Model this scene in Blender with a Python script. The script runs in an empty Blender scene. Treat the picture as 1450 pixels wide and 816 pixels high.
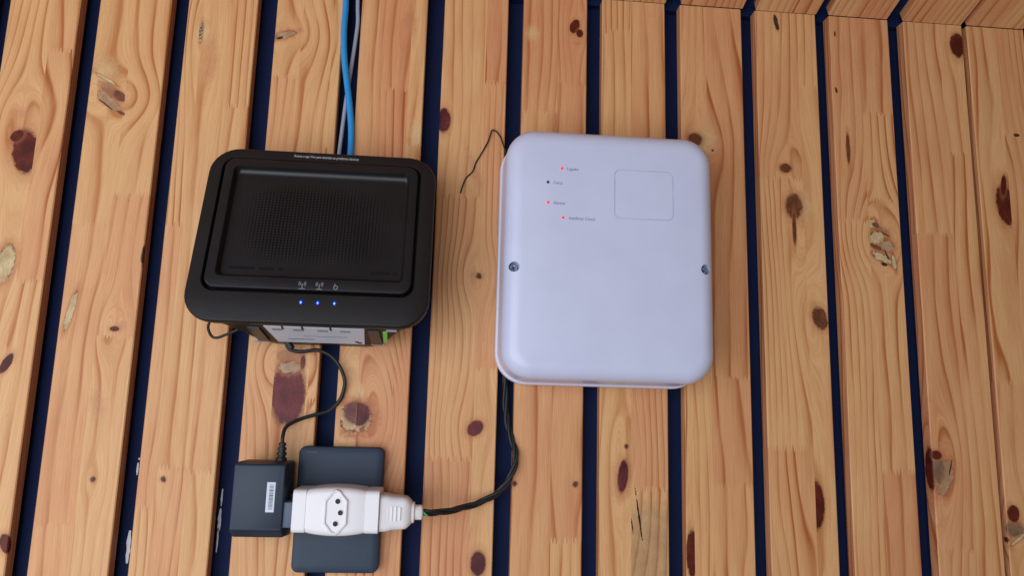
import bpy, bmesh, math, random
from mathutils import Vector, Matrix

S = 0.0013                      # one working unit u = 1.3 mm (slat pitch 65 u = 84.5 mm)
scene = bpy.context.scene

# ------------------------------------------------------------------ camera
def cam_matrix(rx, ry, rz):
    yaw = Matrix.Rotation(rz, 3, 'Z'); pit = Matrix.Rotation(rx, 3, 'X'); rol = Matrix.Rotation(ry, 3, 'Y')
    M = yaw @ pit @ rol
    r, f, u = M.col[0], M.col[1], M.col[2]
    return Matrix(((r[0], u[0], -f[0]), (r[1], u[1], -f[1]), (r[2], u[2], -f[2]))).to_4x4()
cam_d = bpy.data.cameras.new('camera')
cam_d.sensor_width = 36.0
cam_d.lens = 1049.9 / 1450 * 36.0
cam_d.clip_start = 0.01; cam_d.clip_end = 50
cam = bpy.data.objects.new('camera', cam_d)
scene.collection.objects.link(cam)
cam.matrix_world = Matrix.Translation((0, -552.3 * S, 0)) @ cam_matrix(0.16708, -0.02676, -0.08348)
scene.camera = cam

# ------------------------------------------------------------------ light
world = bpy.data.worlds.new('World'); scene.world = world; world.use_nodes = True
bg = world.node_tree.nodes['Background']
bg.inputs[0].default_value = (1.0, 0.80, 0.63, 1); bg.inputs[1].default_value = 0.20

def area_light(name, loc, target, sx, sy, power, col):
    d = bpy.data.lights.new(name, 'AREA'); d.shape = 'RECTANGLE'; d.size = sx; d.size_y = sy
    d.energy = power; d.color = col
    o = bpy.data.objects.new(name, d); scene.collection.objects.link(o)
    o.location = loc
    o.rotation_euler = (Vector(target) - Vector(loc)).to_track_quat('-Z', 'Y').to_euler()
    return o
# broad soft daylight from low on the left, behind the camera
area_light('left_daylight', (-0.66, -1.18, -0.20), (-0.06, 0, 0.10), 1.6, 1.3, 25.2, (0.80, 0.88, 1.0))

scene.view_settings.view_transform = 'Standard'
scene.view_settings.look = 'None'
scene.view_settings.exposure = 0.0
scene.view_settings.gamma = 1.0
scene.render.engine = 'CYCLES'
scene.cycles.use_denoising = True

# ------------------------------------------------------------------ helpers
rng = random.Random(11)
def link(o): scene.collection.objects.link(o); return o
def empty(name, loc, label=None, cat=None, group=None):
    o = link(bpy.data.objects.new(name, None)); o.location = [c * S for c in loc]; o.empty_display_size = 0.01
    tag(o, label, cat, group); return o
def tag(o, label=None, cat=None, group=None, kind=None):
    if label: o['label'] = label
    if cat: o['category'] = cat
    if group: o['group'] = group
    if kind: o['kind'] = kind
    return o
def origin_of(o):
    l = Vector((0, 0, 0))
    while o is not None:
        l = l + o.location; o = o.parent
    return l
def mesh_obj(name, verts, faces, mat, parent=None, smooth=None, origin=None):
    """verts in world u; linked as one mesh whose origin sits at `origin` (u)"""
    po = origin_of(parent) if parent is not None else Vector((0, 0, 0))
    org = Vector(origin) * S if origin is not None else po
    me = bpy.data.meshes.new(name)
    me.from_pydata([(Vector(v) * S - org) for v in verts], [], faces)
    bm = bmesh.new(); bm.from_mesh(me)
    bmesh.ops.recalc_face_normals(bm, faces=bm.faces); bm.to_mesh(me); bm.free()
    if smooth is not None:
        for p in me.polygons: p.use_smooth = True
        me.set_sharp_from_angle(angle=math.radians(smooth))
    if mat: me.materials.append(mat)
    o = link(bpy.data.objects.new(name, me))
    if parent is not None: o.parent = parent
    o.location = org - po
    return o
def rrect(x0, x1, z0, z1, r, n=8):
    pts = []
    r = max(min(r, (x1 - x0) / 2 - .01, (z1 - z0) / 2 - .01), .05)
    for cx, cz, a0 in ((x1 - r, z1 - r, 0), (x0 + r, z1 - r, 90), (x0 + r, z0 + r, 180), (x1 - r, z0 + r, 270)):
        for i in range(n + 1):
            a = math.radians(a0 + 90 * i / n); pts.append((cx + r * math.cos(a), cz + r * math.sin(a)))
    return pts
def loft(sections, cap0=True, cap1=True):
    n = len(sections[0]); V = [p for s in sections for p in s]; F = []
    for k in range(len(sections) - 1):
        a, b = k * n, (k + 1) * n
        for i in range(n):
            j = (i + 1) % n; F.append((a + i, a + j, b + j, b + i))
    if cap0: F.append(tuple(range(n)))
    if cap1: F.append(tuple((len(sections) - 1) * n + i for i in range(n)))
    return V, F
def box_vf(x0, x1, y0, y1, z0, z1, bev=0.6):
    """bevelled box as a loft along y (front is y0)"""
    secs = []
    for y, ins in ((y1, bev * .3), (y1 - bev * .3, 0), (y0 + bev, 0), (y0 + bev * .3, bev * .3), (y0, bev)):
        secs.append([(x, y, z) for x, z in rrect(x0 + ins, x1 - ins, z0 + ins, z1 - ins, max(bev - ins, .15), 3)])
    return loft(secs)
def add(A, B):
    o = len(A[0]); return A[0] + B[0], A[1] + [tuple(i + o for i in f) for f in B[1]]
def cyl_vf(c, axis, r, l0, l1, n=16, bev=0.0):
    """cylinder about `axis` through c; l0..l1 along the axis"""
    ax = Vector(axis).normalized(); t = ax.orthogonal().normalized(); b = ax.cross(t)
    prof = [(l0, r), (l1, r)] if not bev else [(l0, r - bev), (l0 + bev, r), (l1 - bev, r), (l1, r - bev)]
    secs = []
    for l, rr in prof:
        secs.append([tuple(Vector(c) + ax * l + t * (rr * math.cos(2 * math.pi * i / n)) + b * (rr * math.sin(2 * math.pi * i / n))) for i in range(n)])
    return loft(secs)
def smooth_path(pts, sub=8):
    P = [Vector(p) for p in pts]; P = [P[0] * 2 - P[1]] + P + [P[-1] * 2 - P[-2]]; out = []
    for i in range(1, len(P) - 2):
        p0, p1, p2, p3 = P[i - 1:i + 3]
        for k in range(sub):
            t = k / sub
            out.append(.5 * ((2 * p1) + (p2 - p0) * t + (2 * p0 - 5 * p1 + 4 * p2 - p3) * t * t + (3 * p1 - p0 - 3 * p2 + p3) * t ** 3))
    out.append(P[-2]); return out
def tube_vf(path, r, n=10):
    secs = []; prev = None
    for i, p in enumerate(path):
        d = (path[min(i + 1, len(path) - 1)] - path[max(i - 1, 0)]).normalized()
        if prev is None: t = d.orthogonal().normalized()
        else:
            t = prev - d * prev.dot(d); t.normalize()
        prev = t; b = d.cross(t)
        rr = r(i / (len(path) - 1)) if callable(r) else r
        secs.append([tuple(p + t * (rr * math.cos(2 * math.pi * k / n)) + b * (rr * math.sin(2 * math.pi * k / n))) for k in range(n)])
    return loft(secs)
def text_obj(name, body, size, mapf, mat, parent, align='LEFT', bold=0.0, width=None):
    cu = bpy.data.curves.new(name, 'FONT'); cu.body = body; cu.size = size; cu.align_x = align; cu.resolution_u = 3; cu.offset = bold
    to = link(bpy.data.objects.new(name, cu)); bpy.context.view_layer.update()
    dg = bpy.context.evaluated_depsgraph_get()
    me = bpy.data.meshes.new_from_object(to.evaluated_get(dg))
    vs = [tuple(v.co) for v in me.vertices]; fs = [tuple(p.vertices) for p in me.polygons]
    bpy.data.objects.remove(to); bpy.data.curves.remove(cu); bpy.data.meshes.remove(me)
    k = 1.0
    if width and vs:
        xs = [v[0] for v in vs]; k = width / (max(xs) - min(xs))
    return mesh_obj(name, [mapf(v[0] * k, v[1]) for v in vs], fs, mat, parent)

# ------------------------------------------------------------------ node helpers
class NT:
    def __init__(s, tree): s.t = tree
    def n(s, typ, **kw):
        nd = s.t.nodes.new(typ)
        for k, v in kw.items(): setattr(nd, k, v)
        return nd
    def put(s, sock, v):
        if hasattr(v, 'is_output'): s.t.links.new(v, sock)
        elif v is not None: sock.default_value = v
    def m(s, op, a, b=None, c=None, clamp=False):
        nd = s.n('ShaderNodeMath', operation=op, use_clamp=clamp)
        for i, v in enumerate((a, b, c)):
            if v is not None: s.put(nd.inputs[i], v)
        return nd.outputs[0]
    def xyz(s, x, y, z):
        nd = s.n('ShaderNodeCombineXYZ')
        for i, v in enumerate((x, y, z)): s.put(nd.inputs[i], v)
        return nd.outputs[0]
    def noise(s, vec, scale=1.0, detail=2.0, rough=.5, dist=0.0):
        nd = s.n('ShaderNodeTexNoise'); s.put(nd.inputs['Vector'], vec)
        nd.inputs['Scale'].default_value = scale; nd.inputs['Detail'].default_value = detail
        nd.inputs['Roughness'].default_value = rough; nd.inputs['Distortion'].default_value = dist
        return nd.outputs['Fac']
    def mix(s, f, a, b, blend='MIX'):
        nd = s.n('ShaderNodeMix', data_type='RGBA', blend_type=blend, clamp_factor=True)
        s.put(nd.inputs[0], f); s.put(nd.inputs[6], a); s.put(nd.inputs[7], b)
        return nd.outputs[2]
    def rng(s, v, a, b, c=0.0, d=1.0, smooth=True):
        nd = s.n('ShaderNodeMapRange', interpolation_type='SMOOTHSTEP' if smooth else 'LINEAR', clamp=True)
        for i, x in enumerate((v, a, b, c, d)): s.put(nd.inputs[i], x)
        return nd.outputs[0]
def new_mat(name):
    m = bpy.data.materials.new(name); m.use_nodes = True
    return m, NT(m.node_tree), m.node_tree.nodes['Principled BSDF']
def plastic(name, col, rough=.4, spec=.5, grain=.06, gscale=900, bump=.05, var=.08, coat=0.0, sss=0.0):
    """moulded plastic: slight mottling of tone and gloss and a fine texture"""
    m, t, b = new_mat(name)
    tc = t.n('ShaderNodeTexCoord').outputs['Object']
    n1 = t.noise(tc, 22, 4, .6); n2 = t.noise(tc, gscale, 2)
    c = t.mix(t.rng(n1, .3, .7), [x * (1 - var) for x in col] + [1], [min(x * (1 + var), 1) for x in col] + [1])
    t.put(b.inputs['Base Color'], c)
    t.put(b.inputs['Roughness'], t.m('ADD', rough - .10, t.m('MULTIPLY', n1, .2)))
    b.inputs['Specular IOR Level'].default_value = spec
    b.inputs['Coat Weight'].default_value = coat
    bp = t.n('ShaderNodeBump'); bp.inputs['Strength'].default_value = bump; bp.inputs['Distance'].default_value = .0004
    t.put(bp.inputs['Height'], n2); t.put(b.inputs['Normal'], bp.outputs[0])
    if sss: b.inputs['Subsurface Weight'].default_value = sss; b.inputs['Subsurface Scale'].default_value = .002
    return m
def emitter(name, col, strength, base=(0.02, 0.02, 0.02)):
    m, t, b = new_mat(name)
    b.inputs['Base Color'].default_value = (*base, 1); b.inputs['Roughness'].default_value = .25
    b.inputs['Emission Color'].default_value = (*col, 1); b.inputs['Emission Strength'].default_value = strength
    return m

# ------------------------------------------------------------------ wood
KT = {  # colA, colB, softness, ragged, noise scale, strength, rim, grain warp
 'red':    ((.140, .020, .009), (.070, .010, .005), .16, .20, .09, 1.0, .35, .9),
 'red2':   ((.200, .066, .042), (.120, .034, .024), .30, .20, .12, .95, .2, .3),
 'purple2':((.220, .075, .060), (.130, .036, .034), .18, .15, .08, 1.0, .35, .9),
 'purple': ((.170, .030, .028), (.070, .012, .015), .20, .15, .05, 1.0, .35, .9),
 'brown':  ((.165, .050, .018), (.085, .023, .009), .22, .30, .14, .95, .45, .9),
 'tan':    ((.400, .200, .105), (.300, .130, .070), .30, .45, .12, .90, .3, .6),
 'tan2':   ((.240, .150, .090), (.170, .095, .055), .25, .40, .12, .95, .3, .5),
 'dark':   ((.050, .018, .011), (.020, .010, .008), .40, .40, .30, .95, .0, .3),
 'pin':    ((.170, .055, .022), (.022, .009, .006), .45, .55, .55, .95, .2, .9),
 'cream':  ((.620, .490, .260), (.470, .330, .165), .12, .22, .09, .92, .6, .7),
 'cream2': ((.470, .330, .195), (.330, .205, .120), .25, .50, .12, .88, .55, .5),
 'cream3': ((.640, .500, .275), (.540, .400, .210), .14, .50, .12, .95, .85, .4),
 'pale':   ((.700, .490, .250), (.650, .430, .215), .85, .30, .10, .65, .0, .5),
 'halo':   ((.490, .190, .085), (.540, .260, .130), .90, .40, .10, .62, .0, .6),
 'gray':   ((.430, .290, .150), (.300, .195, .105), .40, .15, .07, .55, .0, .0),
 'crack':  ((.006, .005, .004), (.010, .007, .005), .35, .60, .50, 1.0, .0, .0),
 'crack2': ((.560, .470, .280), (.060, .030, .020), .30, .50, .70, 1.0, .4, .4),
}
def make_knot_groups():
    g = bpy.data.node_groups.new('knot_mark', 'ShaderNodeTree')
    for nm, ty in (('Cross', 'Float'), ('Z', 'Float'), ('Color', 'Color'), ('CX', 'Float'), ('CZ', 'Float'), ('IX', 'Float'), ('IZ', 'Float'), ('Sin', 'Float'), ('Cos', 'Float'),
                   ('Lo', 'Float'), ('Hi', 'Float'), ('ColA', 'Color'), ('ColB', 'Color'), ('Soft', 'Float'), ('Ragged', 'Float'), ('NS', 'Float'), ('Strength', 'Float'), ('Rim', 'Float')):
        g.interface.new_socket(nm, in_out='INPUT', socket_type='NodeSocket' + ty)
    g.interface.new_socket('Color', in_out='OUTPUT', socket_type='NodeSocketColor')
    t = NT(g); i = t.n('NodeGroupInput').outputs; o = t.n('NodeGroupOutput')
    dx = t.m('SUBTRACT', i['Cross'], i['CX']); dz = t.m('SUBTRACT', i['Z'], i['CZ'])
    P = t.xyz(t.m('ADD', i['Cross'], i['CZ']), i['Z'], i['CX'])
    u = t.m('MULTIPLY', t.m('ADD', t.m('MULTIPLY', dx, i['Cos']), t.m('MULTIPLY', dz, i['Sin'])), i['IX'])
    v = t.m('MULTIPLY', t.m('SUBTRACT', t.m('MULTIPLY', dz, i['Cos']), t.m('MULTIPLY', dx, i['Sin'])), i['IZ'])
    e = t.m('SQRT', t.m('ADD', t.m('MULTIPLY', u, u), t.m('MULTIPLY', v, v)))
    nr = t.noise(P, .28, 2, .6)
    e = t.m('ADD', e, t.m('MULTIPLY', t.m('MULTIPLY', t.m('SUBTRACT', nr, .5), 2.2), i['Ragged']))
    mask = t.rng(e, 1.0, t.m('SUBTRACT', 1.0, i['Soft']))
    clip = t.m('MULTIPLY', t.m('GREATER_THAN', i['Cross'], i['Lo']), t.m('LESS_THAN', i['Cross'], i['Hi']))
    nd = t.n('ShaderNodeVectorMath', operation='SCALE'); t.put(nd.inputs[0], P); t.put(nd.inputs['Scale'], i['NS'])
    nc = t.noise(nd.outputs[0], 1.0, 1, .55, .0)
    inner = t.mix(t.rng(nc, .30, .70), i['ColA'], i['ColB'])
    # growth rings inside the knot
    ringw = t.m('SINE', t.m('MULTIPLY', t.m('ADD', e, t.m('MULTIPLY', nc, .5)), 15))
    inner = t.mix(t.m('MULTIPLY', t.rng(ringw, .2, 1), .25), inner, i['ColB'])
    f = t.m('MULTIPLY', t.m('MULTIPLY', mask, clip), i['Strength'])
    # reddish stain in the wood round the knot, then the knot itself with fibre texture and a darker core
    hal = t.m('MULTIPLY', t.m('MULTIPLY', t.rng(e, 1.75, 1.0), clip), t.m('MULTIPLY', i['Rim'], .95))
    base = t.mix(hal, i['Color'], (.400, .135, .055, 1))
    fb = t.noise(t.xyz(t.m('MULTIPLY', i['Cross'], 1.1), t.m('MULTIPLY', i['Z'], .35), i['CX']), 1, 1, .65)
    inner = t.mix(t.rng(fb, .35, .70, 0, .40), inner, t.mix(.5, i['ColB'], (.02, .010, .006, 1)))
    inner = t.mix(t.rng(e, .45, .05, 0, .35), inner, i['ColB'])
    c = t.mix(f, base, inner)
    rim = t.m('MULTIPLY', t.rng(e, .80, .97), t.rng(e, 1.12, 1.0))
    rim = t.m('MULTIPLY', t.m('MULTIPLY', rim, clip), t.m('MULTIPLY', i['Rim'], t.rng(nr, .38, .60)))
    c = t.mix(rim, c, (.055, .022, .012, 1))
    t.put(o.inputs[0], c)
    w = bpy.data.node_groups.new('knot_warp', 'ShaderNodeTree')
    for nm in ('X', 'Cross', 'Z', 'CX', 'CZ', 'IX', 'IZ', 'K'):
        w.interface.new_socket(nm, in_out='INPUT', socket_type='NodeSocketFloat')
    w.interface.new_socket('X', in_out='OUTPUT', socket_type='NodeSocketFloat')
    t = NT(w); i = t.n('NodeGroupInput').outputs; o = t.n('NodeGroupOutput')
    dx = t.m('SUBTRACT', i['Cross'], i['CX']); dz = t.m('SUBTRACT', i['Z'], i['CZ'])
    u = t.m('MULTIPLY', dx, i['IX']); v = t.m('MULTIPLY', t.m('MULTIPLY', dz, i['IZ']), .6)
    e2 = t.m('ADD', t.m('MULTIPLY', u, u), t.m('MULTIPLY', v, v))
    ex = t.m('EXPONENT', t.m('MULTIPLY', e2, -.35))
    t.put(o.inputs[0], t.m('SUBTRACT', i['X'], t.m('MULTIPLY', t.m('MULTIPLY', dx, ex), i['K'])))
    return g, w
KG, KW = make_knot_groups()

def wood_mat(name, knots, width=52.0):
    m, t, b = new_mat(name)
    tc = t.n('ShaderNodeTexCoord').outputs['Object']
    sp = t.n('ShaderNodeSeparateXYZ'); t.put(sp.inputs[0], tc)
    x, y, z = (t.m('MULTIPLY', sp.outputs[k], 1 / S) for k in range(3))
    # the grain wraps round the arris on to the sides of the slat
    sgn = t.m('SIGN', t.m('SUBTRACT', x, width / 2))
    cross = t.m('ADD', x, t.m('MULTIPLY', y, sgn))
    at = t.n('ShaderNodeAttribute', attribute_name='lam')
    sc = t.n('ShaderNodeSeparateColor'); t.put(sc.inputs[0], at.outputs['Color'])
    seed, tone, spacing = sc.outputs[0], sc.outputs[1], sc.outputs[2]; contrast = at.outputs['Alpha']
    s40 = t.m('MULTIPLY', seed, 400.0)
    xw = cross
    for (cx, cz, rx, rz, a, ty, lo, hi) in knots:
        k = KT[ty][7]
        if k <= 0: continue
        g = t.n('ShaderNodeGroup', node_tree=KW)
        for nm, v in (('X', xw), ('Cross', cross), ('Z', z), ('CX', cx), ('CZ', cz), ('IX', .62 / max(rx, 3)), ('IZ', .55 / max(rz, 4)), ('K', k * .85)): t.put(g.inputs[nm], v)
        xw = g.outputs[0]
    n1 = t.noise(t.xyz(t.m('MULTIPLY', xw, .020), t.m('MULTIPLY', z, .0040), s40), 1, 2, .40)
    n2 = t.noise(t.xyz(t.m('MULTIPLY', xw, .08), t.m('MULTIPLY', z, .013), s40), 1, 2, .45)
    sp_ = t.m('ADD', 5.0, t.m('MULTIPLY', spacing, 10.0))
    g = t.m('ADD', t.m('DIVIDE', xw, sp_), t.m('ADD', t.m('MULTIPLY', n1, t.m('ADD', 1.2, t.m('MULTIPLY', t.m('POWER', contrast, 4.0), 4.0))), t.m('MULTIPLY', n2, .42)))
    fr = t.m('FRACT', g)
    cr = t.n('ShaderNodeValToRGB'); t.put(cr.inputs[0], fr)
    E = cr.color_ramp.elements
    E[0].position = 0; E[0].color = (.0, .0, .0, 1); E[1].position = 1; E[1].color = (0, 0, 0, 1)
    for p, v in ((.38, .05), (.68, .34), (.84, .90), (.90, 1.0), (.955, .35)):
        e = E.new(p); e.color = (v, v, v, 1)
    ring = cr.outputs[0]
    lowf = t.noise(t.xyz(t.m('MULTIPLY', cross, .05), t.m('MULTIPLY', z, .006), t.m('ADD', s40, 7.0)), 1, 3)
    amp = t.m('MULTIPLY', t.rng(lowf, .32, .66, .18, 1.0), t.m('ADD', .55, t.m('MULTIPLY', contrast, .72)))
    fib = t.noise(t.xyz(t.m('MULTIPLY', xw, 1.9), t.m('MULTIPLY', z, .028), s40), 1, 4, .68)
    fine = t.noise(t.xyz(t.m('MULTIPLY', xw, 5.0), t.m('MULTIPLY', z, .09), s40), 1, 3, .6)
    blot = t.noise(t.xyz(t.m('MULTIPLY', cross, .035), t.m('MULTIPLY', z, .012), t.m('ADD', s40, 31.0)), 1, 3)
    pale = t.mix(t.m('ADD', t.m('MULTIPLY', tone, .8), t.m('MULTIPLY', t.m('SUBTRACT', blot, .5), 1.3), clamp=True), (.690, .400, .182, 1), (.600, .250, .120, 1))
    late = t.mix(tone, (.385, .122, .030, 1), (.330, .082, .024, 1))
    c = t.mix(t.m('MULTIPLY', ring, amp), pale, late)
    c = t.mix(t.rng(fib, .34, .72, 0, .34), c, late)
    c = t.mix(t.rng(fine, .56, .76, 0, .24), c, (.24, .10, .04, 1))
    # fine resin flecks and handling marks
    fl = t.noise(t.xyz(t.m('MULTIPLY', cross, .55), t.m('MULTIPLY', z, .14), t.m('ADD', s40, 3.0)), 1, 3, .6)
    c = t.mix(t.rng(fl, .70, .80, 0, .40), c, (.16, .06, .025, 1))
    for (cx, cz, rx, rz, a, ty, lo, hi) in knots:
        A, B, soft, rag, ns, st, rim, k = KT[ty]
        gk = t.n('ShaderNodeGroup', node_tree=KG)
        an = math.radians(a)
        vals = dict(Cross=cross, Z=z, CX=cx, CZ=cz, IX=1 / rx, IZ=1 / rz, Sin=math.sin(an), Cos=math.cos(an), Lo=-99 if lo is None else lo, Hi=199 if hi is None else hi,
                    ColA=(*A, 1), ColB=(*B, 1), Soft=soft, Ragged=rag, NS=ns, Strength=st, Rim=rim)
        for nm, v in vals.items(): t.put(gk.inputs[nm], v)
        t.put(gk.inputs['Color'], c); c = gk.outputs[0]
    t.put(b.inputs['Base Color'], c)
    t.put(b.inputs['Roughness'], t.rng(fib, .2, .8, .36, .52, False))
    b.inputs['Specular IOR Level'].default_value = .20
    bp = t.n('ShaderNodeBump'); bp.inputs['Strength'].default_value = .28; bp.inputs['Distance'].default_value = .0006
    t.put(bp.inputs['Height'], t.m('SUBTRACT', t.m('MULTIPLY', fib, .7), t.m('MULTIPLY', ring, .4)))
    t.put(b.inputs['Normal'], bp.outputs[0])
    return m

def comb(xa, xb, z, r):
    """finger-joint edge from xa to xb at height z: slim interlocking teeth"""
    n = max(2, round((xb - xa) / 2.5)); st = (xb - xa) / n; pts = []
    h = r.uniform(1.4, 2.6)
    for i in range(n):
        a = xa + i * st
        j = r.uniform(-.5, .5)
        pts += [(a + st * .08, z - h), (a + st * .42, z + h + j), (a + st * .58, z + h + j), (a + st * .92, z - h)]
    return pts
def slat_mesh(name, w, d, z0, z1, cols, joints, seed, mat, tone0=.3):
    """one planed pine slat, local x 0..w, front face at y=0, back at y=d; its front is glued up of finger-jointed staves"""
    r = random.Random(seed); V = []; F = []; C = []
    bv = .7
    def poly(pts, col):
        i0 = len(V); V.extend(pts); F.append(tuple(range(i0, i0 + len(pts)))); C.append(col)
    edges = [bv] + list(cols) + [w - bv]
    r.uniform(0, 1)
    sidecols = {}
    for ci in range(len(edges) - 1):
        xa, xb = edges[ci], edges[ci + 1]
        js = sorted(joints[ci]) if ci < len(joints) else []
        lines = [[(xa, z0), (xb, z0)]] + [[(xa, j)] + comb(xa, xb, j, r) + [(xb, j)] for j in js] + [[(xa, z1), (xb, z1)]]
        zs = [z0] + list(js) + [z1]
        for k in range(len(lines) - 1):
            tn = min(max(tone0 + r.uniform(-.50, .45), 0), 1)
            col = (r.random(), tn, r.random() ** 1.3, r.uniform(.25, 1.0))
            pts = [(x, 0, z) for x, z in lines[k]] + [(x, 0, z) for x, z in reversed(lines[k + 1])]
            poly(pts, col)
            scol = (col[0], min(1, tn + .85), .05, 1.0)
            if ci == 0:
                poly([(0, bv, zs[k]), (bv, 0, zs[k]), (bv, 0, zs[k + 1]), (0, bv, zs[k + 1])], col)
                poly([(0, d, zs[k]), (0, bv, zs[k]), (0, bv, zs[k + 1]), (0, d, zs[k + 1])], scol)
            if ci == len(edges) - 2:
                poly([(w - bv, 0, zs[k]), (w, bv, zs[k]), (w, bv, zs[k + 1]), (w - bv, 0, zs[k + 1])], col)
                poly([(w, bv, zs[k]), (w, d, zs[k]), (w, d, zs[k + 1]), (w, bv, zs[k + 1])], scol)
    e = (.3, .5, .5, .5)
    poly([(0, d, z0), (w, d, z0), (w, d, z1), (0, d, z1)][::-1], e)
    for zz in (z0, z1):
        pts = [(0, d, zz), (0, bv, zz), (bv, 0, zz), (w - bv, 0, zz), (w, bv, zz), (w, d, zz)]
        poly(pts if zz == z1 else pts[::-1], e)
    me = bpy.data.meshes.new(name)
    me.from_pydata([(x * S, y * S, z * S) for x, y, z in V], [], F)
    at = me.color_attributes.new('lam', 'FLOAT_COLOR', 'CORNER')
    for p in me.polygons:
        for li in p.loop_indices: at.data[li].color = C[p.index]
    # outward normals (open shells per polygon: orient by hand)
    ctr = Vector((w / 2 * S, d / 2 * S, (z0 + z1) / 2 * S))
    flip = []
    for p in me.polygons:
        c = sum((me.vertices[i].co for i in p.vertices), Vector()) / len(p.vertices)
        ref = Vector((0, -1, 0)) if abs(c.y) < 1e-6 else Vector(((c.x - ctr.x) * 6, (c.y - ctr.y), (c.z - ctr.z) if abs(abs(c.z - ctr.z) - (z1 - z0) / 2 * S) < 1e-5 else 0))
        if p.normal.dot(ref) < 0: flip.append(p.index)
    if flip:
        bm = bmesh.new(); bm.from_mesh(me); bm.faces.ensure_lookup_table()
        bmesh.ops.reverse_faces(bm, faces=[bm.faces[i] for i in flip]); bm.to_mesh(me); bm.free()
    me.materials.append(mat)
    return me

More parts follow.
